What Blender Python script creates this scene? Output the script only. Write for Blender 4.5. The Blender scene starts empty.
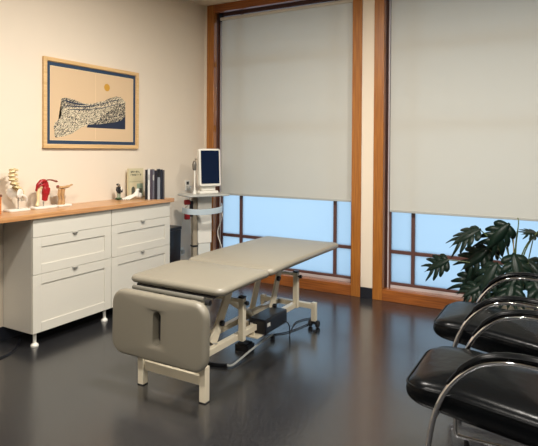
import bpy, bmesh, math, random
from mathutils import Vector, Matrix
random.seed(7)
C = bpy.context.scene.collection
PI = math.pi
R = math.radians

# ------------------------------------------------------------------ materials
def srgb(r, g, b):
    f = lambda c: (c/255/12.92) if c/255 <= .04045 else ((c/255+.055)/1.055)**2.4
    return (f(r), f(g), f(b), 1)

def mat(name, col, rough=.5, metal=0, coat=0, spec=.5, noise=0, nscale=40, bump=0, bscale=200, emit=None):
    m = bpy.data.materials.new(name); m.use_nodes = True
    nt = m.node_tree; b = nt.nodes['Principled BSDF']
    b.inputs['Base Color'].default_value = col
    b.inputs['Roughness'].default_value = rough
    b.inputs['Metallic'].default_value = metal
    b.inputs['Coat Weight'].default_value = coat
    b.inputs['Coat Roughness'].default_value = .12
    b.inputs['Specular IOR Level'].default_value = spec
    tc = nt.nodes.new('ShaderNodeTexCoord')
    if noise:
        n = nt.nodes.new('ShaderNodeTexNoise'); n.inputs['Scale'].default_value = nscale
        n.inputs['Detail'].default_value = 4
        nt.links.new(tc.outputs['Object'], n.inputs['Vector'])
        mx = nt.nodes.new('ShaderNodeMix'); mx.data_type = 'RGBA'
        mx.inputs[6].default_value = tuple(c*(1-noise) for c in col[:3])+(1,)
        mx.inputs[7].default_value = tuple(min(1, c*(1+noise)) for c in col[:3])+(1,)
        nt.links.new(n.outputs['Fac'], mx.inputs[0]); nt.links.new(mx.outputs[2], b.inputs['Base Color'])
    if bump:
        n2 = nt.nodes.new('ShaderNodeTexNoise'); n2.inputs['Scale'].default_value = bscale
        n2.inputs['Detail'].default_value = 3
        nt.links.new(tc.outputs['Object'], n2.inputs['Vector'])
        bp = nt.nodes.new('ShaderNodeBump'); bp.inputs['Strength'].default_value = bump; bp.inputs['Distance'].default_value = .01
        nt.links.new(n2.outputs['Fac'], bp.inputs['Height']); nt.links.new(bp.outputs['Normal'], b.inputs['Normal'])
    if emit:
        b.inputs['Emission Color'].default_value = emit[0]; b.inputs['Emission Strength'].default_value = emit[1]
    return m

def wood(name, c1, c2, axis=2, scale=6, rough=.35, coat=.3, stretch=14):
    m = mat(name, c1, rough, coat=coat); nt = m.node_tree; b = nt.nodes['Principled BSDF']
    tc = nt.nodes.new('ShaderNodeTexCoord'); mp = nt.nodes.new('ShaderNodeMapping')
    s = [scale*stretch]*3; s[axis] = scale*.6
    mp.inputs['Scale'].default_value = s
    n = nt.nodes.new('ShaderNodeTexNoise'); n.inputs['Scale'].default_value = 1; n.inputs['Detail'].default_value = 5
    cr = nt.nodes.new('ShaderNodeValToRGB')
    cr.color_ramp.elements[0].position = .35; cr.color_ramp.elements[0].color = c2
    cr.color_ramp.elements[1].position = .65; cr.color_ramp.elements[1].color = c1
    nt.links.new(tc.outputs['Object'], mp.inputs['Vector']); nt.links.new(mp.outputs['Vector'], n.inputs['Vector'])
    nt.links.new(n.outputs['Fac'], cr.inputs['Fac']); nt.links.new(cr.outputs['Color'], b.inputs['Base Color'])
    return m

M = {}
M['wall'] = mat('wall_paint', srgb(224, 211, 192), .85, spec=.25, noise=.015, nscale=6, bump=.08, bscale=300)
M['wall_grey'] = mat('fill_cutting_wall_grey', srgb(112, 112, 108), .85, spec=.25)  # unseen walls; grey chosen to cut fill light and keep reflections dark
M['ceil'] = mat('ceiling_paint', srgb(222, 208, 184), .9, spec=.2, noise=.05, nscale=90)
M['base'] = mat('black_skirting', srgb(24, 27, 36), .45)
M['fir_v'] = wood('stained_fir_upright', srgb(170, 108, 42), srgb(140, 82, 30), 2)
M['fir_h'] = wood('stained_fir_level', srgb(162, 94, 38), srgb(128, 70, 28), 0)
M['sill'] = wood('varnished_sill', srgb(170, 110, 66), srgb(146, 88, 50), 0, rough=.12, coat=1)
M['jamb'] = wood('dark_stained_jamb', srgb(110, 68, 50), srgb(78, 46, 36), 2, rough=.3)
M['muntin'] = mat('bronze_muntin', srgb(92, 62, 56), .4)
M['bead_lit'] = mat('window_light_bead', srgb(190, 180, 180), .4)  # pale colour paints in window light: sill reflection and bright jamb gaps
M['oak'] = wood('oiled_oak_worktop', srgb(200, 152, 102), srgb(172, 120, 72), 1, rough=.35)
M['white'] = mat('white_lacquer', srgb(206, 202, 190), .4, spec=.4)
M['carcass'] = mat('grey_white_carcass', srgb(184, 180, 170), .5, noise=.05, nscale=120)
M['plastic'] = mat('white_plastic', srgb(225, 222, 212), .35)
M['cream'] = mat('cream_powder_coat', srgb(226, 216, 192), .35, coat=.2)
M['vinyl'] = mat('taupe_vinyl', srgb(126, 121, 108), .36, spec=.5, bump=.12, bscale=260)
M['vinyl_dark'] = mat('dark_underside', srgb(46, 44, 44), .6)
M['black'] = mat('black_plastic', srgb(20, 21, 26), .35)
M['rubber'] = mat('black_rubber', srgb(22, 22, 24), .6)
M['leather'] = mat('black_leather', srgb(7, 9, 11), .26, spec=.11, bump=.12, bscale=28)
M['chrome'] = mat('chrome', (.78, .79, .82, 1), .06, metal=1)
M['steel'] = mat('brushed_steel', (.5, .5, .5, 1), .3, metal=1)
M['screen'] = mat('dark_screen', srgb(10, 26, 52), .12)
M['greyp'] = mat('grey_plastic', srgb(170, 172, 168), .4)
M['taupep'] = mat('taupe_plastic', srgb(150, 140, 122), .45)
M['blueg'] = mat('pale_blue_grey_plastic', srgb(176, 190, 198), .3)
M['bone'] = mat('ivory_plastic', srgb(226, 206, 160), .45, noise=.12, nscale=60)
M['disc'] = mat('olive_disc', srgb(132, 108, 56), .5)
M['redm'] = mat('red_muscle', srgb(156, 20, 28), .4, noise=.2, nscale=70)
M['brownm'] = mat('brown_bone', srgb(136, 70, 54), .4)
M['tan'] = mat('tan_plastic', srgb(178, 138, 92), .45, noise=.25, nscale=80)
M['leaf'] = mat('monstera_leaf', srgb(13, 30, 22), .4, spec=.25, noise=.25, nscale=8)
M['stem'] = mat('green_stem', srgb(78, 92, 50), .5)
M['pot'] = mat('pale_pot', srgb(206, 198, 180), .5)
M['soil'] = mat('soil', srgb(44, 34, 26), .95, bump=.6, bscale=90)
M['red'] = mat('red_plastic', srgb(150, 34, 38), .4)
M['cord'] = mat('white_cord', srgb(214, 210, 200), .5)
M['maple'] = wood('pale_maple', srgb(222, 186, 134), srgb(206, 168, 114), 1, rough=.4)
M['navy'] = mat('navy_border', srgb(34, 58, 84), .6)
M['paper'] = mat('buff_paper', srgb(210, 182, 146), .8, coat=.25)
M['ochre'] = mat('ochre_ink', srgb(196, 146, 52), .7)
M['ink'] = mat('navy_ink', srgb(26, 38, 62), .6)
M['cover'] = mat('cream_cover', srgb(206, 196, 160), .45)
M['pagew'] = mat('page_block', srgb(228, 222, 208), .8)
M['dgrey'] = mat('dark_ink', srgb(88, 88, 76), .6)
M['sage'] = mat('sage_print', srgb(150, 170, 146), .5)
M['umber'] = mat('grey_brown_print', srgb(140, 130, 104), .5)
M['lampglow'] = mat('lamp_diffuser', (1, .9, .75, 1), .5, emit=((1, .88, .72, 1), 9))

# linocut hillside: black scratches on cream, procedural
def lino(sh=0):
    m = mat('linocut_hillside', srgb(220, 206, 176), .75); nt = m.node_tree; b = nt.nodes['Principled BSDF']
    tc = nt.nodes.new('ShaderNodeTexCoord'); mp = nt.nodes.new('ShaderNodeMapping')
    mp.inputs['Scale'].default_value = (1, 36, 125); mp.inputs['Rotation'].default_value = (R(-28), 0, 0)
    n = nt.nodes.new('ShaderNodeTexNoise'); n.inputs['Scale'].default_value = 1.5; n.inputs['Detail'].default_value = 3
    n.inputs['Distortion'].default_value = 1.2
    cr = nt.nodes.new('ShaderNodeValToRGB')
    cr.color_ramp.elements[0].position = .47+sh; cr.color_ramp.elements[0].color = srgb(38, 38, 42)
    cr.color_ramp.elements[1].position = .51+sh; cr.color_ramp.elements[1].color = srgb(222, 208, 178)
    m0 = nt.nodes.new('ShaderNodeMapping'); m0.inputs['Rotation'].default_value = (R(-38), 0, 0); mp.inputs['Rotation'].default_value = (0, 0, 0)
    nt.links.new(tc.outputs['Object'], m0.inputs['Vector']); nt.links.new(m0.outputs['Vector'], mp.inputs['Vector']); nt.links.new(mp.outputs['Vector'], n.inputs['Vector'])
    nt.links.new(n.outputs['Fac'], cr.inputs['Fac']); nt.links.new(cr.outputs['Color'], b.inputs['Base Color'])
    return m
M['lino'] = lino()
M['lino_dark'] = lino(.06)

# floor: dark speckled resilient sheet
def floor_mat():
    m = mat('speckled_dark_floor', srgb(40, 40, 42), .3, spec=1, coat=.25); nt = m.node_tree; b = nt.nodes['Principled BSDF']
    tc = nt.nodes.new('ShaderNodeTexCoord')
    n = nt.nodes.new('ShaderNodeTexNoise'); n.inputs['Scale'].default_value = 85; n.inputs['Detail'].default_value = 6; n.inputs['Roughness'].default_value = .75
    n3 = nt.nodes.new('ShaderNodeTexNoise'); n3.inputs['Scale'].default_value = 2.2; n3.inputs['Detail'].default_value = 3
    for q in (n, n3): nt.links.new(tc.outputs['Object'], q.inputs['Vector'])
    cr = nt.nodes.new('ShaderNodeValToRGB')
    cr.color_ramp.elements[0].position = .42; cr.color_ramp.elements[0].color = srgb(8, 12, 17)
    cr.color_ramp.elements[1].position = .62; cr.color_ramp.elements[1].color = srgb(60, 59, 60)
    nt.links.new(n.outputs['Fac'], cr.inputs['Fac']); nt.links.new(cr.outputs['Color'], b.inputs['Base Color'])
    mr = nt.nodes.new('ShaderNodeMapRange'); mr.inputs['To Min'].default_value = .17; mr.inputs['To Max'].default_value = .28
    nt.links.new(n3.outputs['Fac'], mr.inputs['Value']); nt.links.new(mr.outputs['Result'], b.inputs['Roughness'])
    bp = nt.nodes.new('ShaderNodeBump'); bp.inputs['Strength'].default_value = .2; bp.inputs['Distance'].default_value = .003
    nt.links.new(n.outputs['Fac'], bp.inputs['Height']); nt.links.new(bp.outputs['Normal'], b.inputs['Normal'])
    return m
M['floor'] = floor_mat()

def sheet(name, col, trans, weave=0):
    m = bpy.data.materials.new(name); m.use_nodes = True; nt = m.node_tree
    for n in list(nt.nodes): nt.nodes.remove(n)
    o = nt.nodes.new('ShaderNodeOutputMaterial'); d = nt.nodes.new('ShaderNodeBsdfDiffuse'); t = nt.nodes.new('ShaderNodeBsdfTranslucent')
    mx = nt.nodes.new('ShaderNodeMixShader'); mx.inputs[0].default_value = trans
    d.inputs['Color'].default_value = col; t.inputs['Color'].default_value = col
    if weave:
        tc = nt.nodes.new('ShaderNodeTexCoord'); n = nt.nodes.new('ShaderNodeTexNoise'); n.inputs['Scale'].default_value = 260
        bp = nt.nodes.new('ShaderNodeBump'); bp.inputs['Strength'].default_value = .2; bp.inputs['Distance'].default_value = .003
        nt.links.new(tc.outputs['Object'], n.inputs['Vector']); nt.links.new(n.outputs['Fac'], bp.inputs['Height'])
        nt.links.new(bp.outputs['Normal'], d.inputs['Normal'])
    nt.links.new(d.outputs[0], mx.inputs[1]); nt.links.new(t.outputs[0], mx.inputs[2]); nt.links.new(mx.outputs[0], o.inputs[0])
    return m
M['blind'] = sheet('roller_blind_cloth', srgb(200, 198, 188), .17, 1)

def frosted():
    m = bpy.data.materials.new('frosted_glass'); m.use_nodes = True; nt = m.node_tree
    for n in list(nt.nodes): nt.nodes.remove(n)
    o = nt.nodes.new('ShaderNodeOutputMaterial'); t = nt.nodes.new('ShaderNodeBsdfTranslucent'); g = nt.nodes.new('ShaderNodeBsdfGlossy')
    t.inputs['Color'].default_value = (.72, .77, .83, 1); g.inputs['Roughness'].default_value = .25
    mx = nt.nodes.new('ShaderNodeMixShader'); mx.inputs[0].default_value = .05
    nt.links.new(t.outputs[0], mx.inputs[1]); nt.links.new(g.outputs[0], mx.inputs[2]); nt.links.new(mx.outputs[0], o.inputs[0])
    return m
M['glass'] = frosted()

# ------------------------------------------------------------------ mesh helpers
def box(bm, x0, x1, y0, y1, z0, z1, mi=0):
    v = [bm.verts.new((x, y, z)) for x in (x0, x1) for y in (y0, y1) for z in (z0, z1)]
    for f in ((0, 1, 3, 2), (4, 6, 7, 5), (0, 4, 5, 1), (2, 3, 7, 6), (0, 2, 6, 4), (1, 5, 7, 3)):
        q = bm.faces.new([v[i] for i in f]); q.material_index = mi
    return v

def bar(bm, a, b, w, h, up=(0, 0, 1)):
    a = Vector(a); b = Vector(b); d = (b-a).normalized(); s = d.cross(Vector(up)).normalized(); u = s.cross(d)
    vs = []
    for p in (a, b):
        for i, j in ((-1, -1), (1, -1), (1, 1), (-1, 1)): vs.append(bm.verts.new(p+s*i*w/2+u*j*h/2))
    bm.faces.new(vs[3::-1]); bm.faces.new(vs[4:])
    for k in range(4): bm.faces.new((vs[k], vs[(k+1) % 4], vs[4+(k+1) % 4], vs[4+k]))

def catmull(pts, n=6):
    P = [Vector(p) for p in pts]; out = []
    for i in range(len(P)-1):
        p0 = P[max(i-1, 0)]; p1 = P[i]; p2 = P[i+1]; p3 = P[min(i+2, len(P)-1)]
        for k in range(n):
            t = k/n; out.append(.5*((2*p1)+(p2-p0)*t+(2*p0-5*p1+4*p2-p3)*t*t+(3*p1-p0-3*p2+p3)*t**3))
    out.append(P[-1]); return out

def tube(bm, pts, r, n=10, smooth=0, flat=1, closed=False):
    P = catmull(pts, smooth) if smooth else [Vector(p) for p in pts]
    rings = []; up = None; N = len(P)
    for i, p in enumerate(P):
        if closed: d = P[(i+1) % N]-P[i-1]
        else: d = P[min(i+1, N-1)]-P[max(i-1, 0)]
        d.normalize()
        if up is None:
            up = Vector((0, 0, 1)) if abs(d.z) < .9 else Vector((0, 1, 0))
        s = d.cross(up)
        if s.length < 1e-4: s = d.cross(Vector((1, .3, 0)))
        s.normalize(); up = s.cross(d).normalized()
        rr = r[i*(len(r)-1)//max(1, N-1)] if isinstance(r, (list, tuple)) else r
        rings.append([bm.verts.new(p+(s*math.cos(2*PI*k/n)+up*math.sin(2*PI*k/n)*flat)*rr) for k in range(n)])
    m = N if closed else N-1
    for i in range(m):
        A = rings[i]; B = rings[(i+1) % N]
        for k in range(n): bm.faces.new((A[k], A[(k+1) % n], B[(k+1) % n], B[k]))
    if not closed:
        bm.faces.new(rings[0][::-1]); bm.faces.new(rings[-1])

def lathe(bm, prof, c=(0, 0, 0), n=24, cap=True, axis=None, sx=1, sy=1):
    """prof: (radius, height) list; axis: optional Matrix3 orienting z"""
    c = Vector(c); rings = []
    for r, z in prof:
        ring = []
        for k in range(n):
            v = Vector((r*math.cos(2*PI*k/n)*sx, r*math.sin(2*PI*k/n)*sy, z))
            if axis is not None: v = axis @ v
            ring.append(bm.verts.new(c+v))
        rings.append(ring)
    for A, B in zip(rings, rings[1:]):
        for k in range(n): bm.faces.new((A[k], A[(k+1) % n], B[(k+1) % n], B[k]))
    if cap: bm.faces.new(rings[0][::-1]); bm.faces.new(rings[-1])

def blob(bm, c, sx, sy, sz, rot=None, n=14, m=9, bump=0):
    prof = []
    rings = []; c = Vector(c)
    for j in range(1, m):
        t = PI*j/m; ring = []
        for k in range(n):
            a = 2*PI*k/n; q = 1+bump*math.sin(3*a+2*t)*math.sin(t)
            v = Vector((sx*math.sin(t)*math.cos(a)*q, sy*math.sin(t)*math.sin(a)*q, -sz*math.cos(t)))
            if rot is not None: v = rot @ v
            ring.append(bm.verts.new(c+v))
        rings.append(ring)
    e0 = Vector((0, 0, -sz)); e1 = Vector((0, 0, sz))
    if rot is not None: e0 = rot @ e0; e1 = rot @ e1
    a = bm.verts.new(c+e0); b = bm.verts.new(c+e1)
    for k in range(n):
        bm.faces.new((a, rings[0][(k+1) % n], rings[0][k])); bm.faces.new((b, rings[-1][k], rings[-1][(k+1) % n]))
    for A, B in zip(rings, rings[1:]):
        for k in range(n): bm.faces.new((A[k], A[(k+1) % n], B[(k+1) % n], B[k]))

def rrect(w, l, r, n=6, es=6):
    """rounded rectangle outline, CCW, centred; edges subdivided es times"""
    r = min(r, w/2-1e-4, l/2-1e-4); pts = []
    cs = [(w/2-r, l/2-r, 0), (-w/2+r, l/2-r, PI/2), (-w/2+r, -l/2+r, PI), (w/2-r, -l/2+r, 1.5*PI)]
    for q, (cx, cy, a) in enumerate(cs):
        for k in range(n+1):
            t = a+PI/2*k/n; pts.append((cx+r*math.cos(t), cy+r*math.sin(t)))
        nx = cs[(q+1) % 4]; e0 = pts[-1]; t = nx[2]; e1 = (nx[0]+r*math.cos(t), nx[1]+r*math.sin(t))
        for k in range(1, es): pts.append((e0[0]+(e1[0]-e0[0])*k/es, e0[1]+(e1[1]-e0[1])*k/es))
    return pts

def pad(bm, w, l, t, rc, re, crown=0, fn=None, slot=None, welt=0):
    """upholstered pad, w along x, l along y, top at z=+t/2; slot=(cx,cy,w,l) cuts a pinched hole"""
    fn = fn or (lambda x, y, z: (x, y, z))
    prof = [(0, -t/2), (0, -t/2)]
    K = 5; prof = []
    for k in range(K+1):
        a = -PI/2+PI/2*k/K; prof.append((re-re*math.cos(a), -t/2+re+re*math.sin(a)))
    if welt:
        zz = t/2-re-welt
        prof += [(0, zz-.006), (.004, zz-.001), (.004, zz+.001), (0, zz+.006)]
    for k in range(K+1):
        a = PI/2*k/K; prof.append((re-re*math.cos(a), t/2-re+re*math.sin(a)))
    rings = []
    for ins, z in prof:
        rings.append([bm.verts.new(fn(x, y, z)) for x, y in rrect(w-2*ins, l-2*ins, max(rc-ins, .004))])
    n = len(rings[0])
    def strip(A, B):
        for k in range(n): bm.faces.new((A[k], A[(k+1) % n], B[(k+1) % n], B[k]))
    for A, B in zip(rings, rings[1:]): strip(A, B)
    top0 = rrect(w-2*re, l-2*re, max(rc-re, .004))
    if slot:
        cx, cy, sw, sl = slot; inner = [(cx+x, cy+y) for x, y in rrect(sw, sl, sw/2-.001)]
    else:
        inner = [(x*.02, y*.02) for x, y in top0]
    prev = rings[-1]; lo = rings[0]
    steps = 10
    for s in range(1, steps+1):
        f = s/steps; q = 1-(1-f)**2
        dz = crown*q
        if slot: dz -= .014*max(0, (f-.75)/.25)**2
        ring = [bm.verts.new(fn(a[0]+(b[0]-a[0])*f, a[1]+(b[1]-a[1])*f, t/2+dz)) for a, b in zip(top0, inner)]
        strip(prev, ring); prev = ring
    if slot:
        r2 = [bm.verts.new(fn(b[0], b[1], -t/2)) for b in inner]; strip(prev, r2); strip(r2, rings[0])
    else:
        bm.faces.new(prev); bm.faces.new(rings[0][::-1])

def finish(me, ang=35):
    for p in me.polygons: p.use_smooth = True
    me.set_sharp_from_angle(angle=R(ang))

def obj(name, bm, m, parent=None, loc=None, bevel=0, ang=35, seg=2):
    bmesh.ops.recalc_face_normals(bm, faces=bm.faces)
    me = bpy.data.meshes.new(name); bm.to_mesh(me); bm.free()
    for q in (m if isinstance(m, (list, tuple)) else [m]): me.materials.append(q)
    finish(me, ang)
    o = bpy.data.objects.new(name, me); C.objects.link(o)
    if loc: o.location = loc
    if parent: o.parent = parent
    if bevel:
        b = o.modifiers.new('Bevel', 'BEVEL'); b.width = bevel; b.segments = seg; b.limit_method = 'ANGLE'
        b.harden_normals = False
    return o

def B(): return bmesh.new()
def tag(o, label, cat, group=None):
    o['label'] = label; o['category'] = cat
    if group: o['group'] = group
    return o
def thing(name, label, cat, loc=(0, 0, 0), rz=0, group=None):
    o = bpy.data.objects.new(name, None); C.objects.link(o); o.empty_display_size = .1
    o.location = loc; o.rotation_euler = (0, 0, rz); return tag(o, label, cat, group)
def bx(name, dims, m, parent=None, bevel=.002, **k):
    bm = B()
    for d in (dims if isinstance(dims[0], (tuple, list)) else [dims]): box(bm, *d)
    return obj(name, bm, m, parent, bevel=bevel, **k)
def struct(o): o['kind'] = 'structure'; return o
def copy_tree(o, parent=None):
    c = o.copy(); C.objects.link(c); c.parent = parent
    for ch in list(o.children): copy_tree(ch, c)
    return c

# ------------------------------------------------------------------ room shell
H = 2.995; RX = 6.4; RY = -7.6
W1 = (.040, 1.850); W2 = (1.970, 3.780)
struct(bx('floor', (-.15, RX+.15, RY-.15, .32, -.1, 0), M['floor'], bevel=0))
struct(bx('ceiling', (-.15, RX+.15, RY-.15, .32, H, H+.1), M['ceil'], bevel=0))
struct(bx('wall_left', (-.15, 0, RY-.15, .3, 0, H), M['wall'], bevel=0))
struct(bx('wall_back', [(0, W1[0], 0, .3, 0, H), (W1[1], W2[0], 0, .3, 0, H), (W2[1], RX, 0, .3, 0, H)], M['wall'], bevel=0))
struct(bx('wall_right', (RX, RX+.15, RY-.15, .3, 0, H), M['wall_grey'], bevel=0))
struct(bx('wall_front', (0, RX, RY-.15, RY, 0, H), M['wall_grey'], bevel=0))
struct(bx('baseboard_back', [(W1[1]+.001, W2[0]-.001, -.012, 0, 0, .1), (W2[1]+.001, RX, -.012, 0, 0, .1)], M['base'], bevel=.002))
struct(bx('baseboard_left', (0, .012, RY, -.012, 0, .1), M['base'], bevel=.002))
struct(bx('baseboard_right', (RX-.012, RX, RY, -.013, 0, .1), M['base'], bevel=.002))
struct(bx('baseboard_front', (.013, RX-.013, RY, RY+.012, 0, .1), M['base'], bevel=.002))

def window(n, x0, x1):
    w = bpy.data.objects.new('window_%d' % n, None); C.objects.link(w); struct(w)
    cw = .095
    bx('window_stile', (x0, x0+cw, -.012, .045, 0, H-.001), M['fir_v'], w, bevel=.003)
    bx('window_stile', (x1-cw, x1, -.012, .045, 0, H-.001), M['fir_v'], w, bevel=.003)
    bx('window_head', (x0+cw, x1-cw, -.012, .045, H-.085, H-.001), M['fir_h'], w, bevel=.003)
    bx('window_base_rail', (x0+cw, x1-cw, -.012, .045, 0, .105), M['fir_h'], w, bevel=.003)
    # deep inner jamb and sill
    bx('window_jamb', [(x0, x0+cw, .045, .2, 0, H-.001), (x1-cw, x1, .045, .2, 0, H-.001),
                       (x0+cw, x1-cw, .045, .2, H-.06, H-.001)], M['jamb'], w, bevel=.002)
    bx('window_sill', (x0+cw, x1-cw, .045, .2, 0, .104), M['sill'], w, bevel=.003)
    a = x0+cw; b = x1-cw; y = (.10, .145); fw = .045
    m1 = a+.275; m2 = b-.205
    fr = [(a, a+fw, *y, .104, H-.06), (b-fw, b, *y, .104, H-.06), (a+fw, b-fw, *y, .132, .156), (a+fw, b-fw, *y, H-.11, H-.06)]
    bx('sash_frame', fr, M['muntin'], w, bevel=.002)
    bx('lit_glazing_bead', [(a+fw, b-fw, .095, .145, .1045, .131), (a+.016, a+.028, .088, .0995, .105, H-.1), (b-.028, b-.016, .088, .0995, .105, H-.1)], M['bead_lit'], w, bevel=.001)  # bottom strip stands for the window's reflection on the sill, uprights for lit edges
    if n == 1: m1, m2 = .425, 1.538
    else: m1, m2 = 2.315, 3.44
    xs = [a+fw, m1-.016, m1+.016, m2-.016, m2+.016, b-fw]
    zs = [.156, .426, .458, 1.60, 1.66, 2.33, 2.38, H-.11]
    for m_ in (m1, m2): bx('mullion', (m_-.016, m_+.016, .104, .141, .156, H-.11), M['muntin'], w, bevel=.002)
    for z0, z1 in ((.426, .458), (1.60, 1.66), (2.33, 2.38)): bx('transom', (a+fw, b-fw, .106, .139, z0, z1), M['muntin'], w, bevel=.002)
    for i in (0, 2, 4):
        for j in (0, 2, 4, 6):
            bx('glass_pane', (xs[i]-.004, xs[i+1]+.004, .121, .125, zs[j]-.004, zs[j+1]+.004), M['glass'], w, bevel=0)
    return w
window(1, *W1); window(2, *W2)

def blind(n, x0, x1, zb, side):
    t = thing('roller_blind', 'pale grey roller blind %s' % side, 'blind', (0, .062, 0))
    bm = B(); seg = 24; zt = 2.845; rows = 40
    vs = []
    for i in range(seg+1):
        x = x0+(x1-x0)*i/seg; col = []
        for j in range(rows+1):
            z = zb+.02+(zt-zb-.02)*j/rows
            y = .0025*math.sin(i*.9)*(1-j/rows)
            col.append(bm.verts.new((x, y, z)))
        vs.append(col)
    for i in range(seg):
        for j in range(rows): bm.faces.new((vs[i][j], vs[i+1][j], vs[i+1][j+1], vs[i][j+1]))
    obj('blind_cloth', bm, M['blind'], t)
    bm = B(); ax = Matrix.Rotation(R(90), 3, 'Y')
    lathe(bm, [(.019, x0-.012), (.019, x1+.012)], (0, -.002, zt), 18, axis=ax)
    obj('roller_tube', bm, mat('blind_roller_cloth', srgb(200, 194, 182), .6), t)
    bx('bottom_bar', (x0, x1, -.008, .008, zb, zb+.022), M['greyp'], t, bevel=.003)
    for q in (x0-.014, x1+.010):
        bx('bracket', (q, q+.004, -.03, .03, zt-.03, 2.909), M['black'], t, bevel=.001)
    bm = B(); tube(bm, [(x0-.02, -.02, zt-.01), (x0-.02, -.02, zb+.45)], .0018, 6); tube(bm, [(x0-.026, .015, zt-.01), (x0-.026, .015, zb+.45)], .0018, 6)
    return t
blind(1, .190, 1.738, .893, 'covering the window beside the monitor cart')
blind(2, 2.108, 3.655, .822, 'covering the window behind the plant and black chairs')

# ceiling lamps (behind the frame's upper edge, warm)
def lamp(x, y, e):
    t = thing('ceiling_light', 'round warm ceiling light', 'light', (x, y, H), 0, 'ceiling lights')
    bm = B(); lathe(bm, [(.17, 0), (.17, -.02), (.16, -.035), (.15, -.035)], n=32); obj('trim_ring', bm, M['plastic'], t)
    bm = B(); lathe(bm, [(.149, -.0355), (.12, -.045), (.001, -.05)], n=32); obj('diffuser', bm, M['lampglow'], t)
    l = bpy.data.lights.new('lamp', 'AREA'); l.shape = 'DISK'; l.size = .3; l.energy = e; l.color = (1, .94, .86)
    lo = bpy.data.objects.new('lamp_bulb', l); C.objects.link(lo); lo.location = (0, 0, -.06); lo.parent = t
LE = 72
for x, y, e in ((1.9, -2.2, 80), (3.9, -2.2, 76), (1.9, -4.4, 56), (3.9, -4.4, 44), (2.7, -6.4, 34)): lamp(x, y, e)

# ------------------------------------------------------------------ cabinets
def cabinet(y0, y1, label, legs):
    t = thing('drawer_cabinet', label, 'cabinet', (0, 0, 0))
    d = .325; z0 = .102
    bx('body', [(.014, d, y0, y1, z0, .905)], M['carcass'], t, bevel=.001)
    ts = [(.774, .903), (.512, .771), (z0, .509)]
    for k, (a, b) in enumerate(ts):
        p = y0+.0015; q = y1-.0015; bm = B()
        if k == 0:
            box(bm, d, .345, p, q, a, b)
            obj('drawer', bm, M['white'], t, bevel=.0015)
        else:
            s = .068; th = .345
            box(bm, d, th-.007, p, q, a, b)
            box(bm, th-.0072, th, p, p+s, a, b); box(bm, th-.0072, th, q-s, q, a, b)
            box(bm, th-.0072, th, p+s, q-s, a, a+s); box(bm, th-.0072, th, p+s, q-s, b-s, b)
            dr = obj('drawer', bm, M['white'], t, bevel=.0012)
            ym = (p+q)/2-.005; bm = B()
            box(bm, th, th+.014, ym-.020, ym+.020, b-.006, b-.002)
            tube(bm, [(th+.012, ym-.012, b-.008), (th+.012, ym+.012, b-.008)], .006, 8)
            obj('edge_pull', bm, M['steel'], dr)
    for (x, y) in legs:
        bm = B(); lathe(bm, [(.012, .022), (.012, z0)], (x, y, 0), 16); lathe(bm, [(.026, 0), (.027, .010), (.020, .018), (.012, .024)], (x, y, 0), 20)
        obj('leg', bm, M['plastic'], t)
    return t
cabinet(-2.423, -1.704, 'white three-drawer cabinet under the anatomy models, its side panel showing', [(.30, -2.375), (.30, -1.735)])
cabinet(-1.702, -.983, 'white three-drawer cabinet under the books, partly behind the treatment table', [(.30, -1.03)])
wt = thing('worktop', 'long oiled oak worktop running over both white drawer cabinets', 'worktop')
bx('worktop_slab', (.001, .372, -3.6, -.952, .906, .942), M['oak'], wt, bevel=.003)
bx('support_panel', (.02, .345, -3.58, -3.56, 0, .906), M['carcass'], wt, bevel=.002)

# ------------------------------------------------------------------ framed print
fp = thing('framed_print', 'framed linocut of a hillside under an ochre sun, hung above the cabinets', 'picture')
Y0, Y1, Z0, Z1 = -2.094, -1.060, 1.398, 2.113; fwid = .030
bm = B(); X = .026
box(bm, .001, X, Y0, Y0+fwid, Z0, Z1); box(bm, .001, X, Y1-fwid, Y1, Z0, Z1)
box(bm, .001, X, Y0+fwid, Y1-fwid, Z0, Z0+fwid); box(bm, .001, X, Y0+fwid, Y1-fwid, Z1-fwid, Z1)
obj('frame', bm, M['maple'], fp, bevel=.002)
bm = B()
def flat(pts, x, mi):
    f = bm.faces.new([bm.verts.new((x, y, z)) for y, z in pts]); f.material_index = mi
def rect(m, x, mi): flat([(Y0+m, Z0+m), (Y1-m, Z0+m), (Y1-m, Z1-m), (Y0+m, Z1-m)], x, mi)
box(bm, .004, .012, Y0+fwid-.002, Y1-fwid+.002, Z0+fwid-.002, Z1-fwid+.002, 0)
rect(fwid+.004, .0123, 1); rect(fwid+.033, .0127, 6); rect(fwid+.037, .0131, 0)
hill = [(-1.923, 1.8), (-1.875, 1.808), (-1.8, 1.80), (-1.74, 1.783), (-1.679, 1.775), (-1.60, 1.782), (-1.53, 1.802), (-1.475, 1.815), (-1.42, 1.842), (-1.37, 1.846), (-1.33, 1.868), (-1.31, 1.862), (-1.285, 1.868), (-1.268, 1.848), (-1.25, 1.846), (-1.223, 1.826),
        (-1.223, 1.60), (-1.30, 1.64), (-1.45, 1.62), (-1.58, 1.60), (-1.669, 1.592), (-1.74, 1.565), (-1.818, 1.519), (-1.90, 1.495), (-1.977, 1.482), (-1.99, 1.50), (-1.985, 1.53), (-1.998, 1.56), (-1.985, 1.60), (-1.945, 1.635), (-1.923, 1.66)]
flat([(y, z) for y, z in hill], .0135, 2)
flat([(-1.669, 1.575), (-1.223, 1.575), (-1.223, 1.70), (-1.27, 1.655), (-1.34, 1.64), (-1.42, 1.618), (-1.5, 1.612), (-1.58, 1.604), (-1.655, 1.60)], .0138, 3)
flat([(-1.60, 1.605), (-1.50, 1.613), (-1.42, 1.62), (-1.34, 1.642), (-1.27, 1.657), (-1.225, 1.70), (-1.225, 1.815), (-1.30, 1.80), (-1.40, 1.74), (-1.50, 1.68)], .01365, 7)
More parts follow.
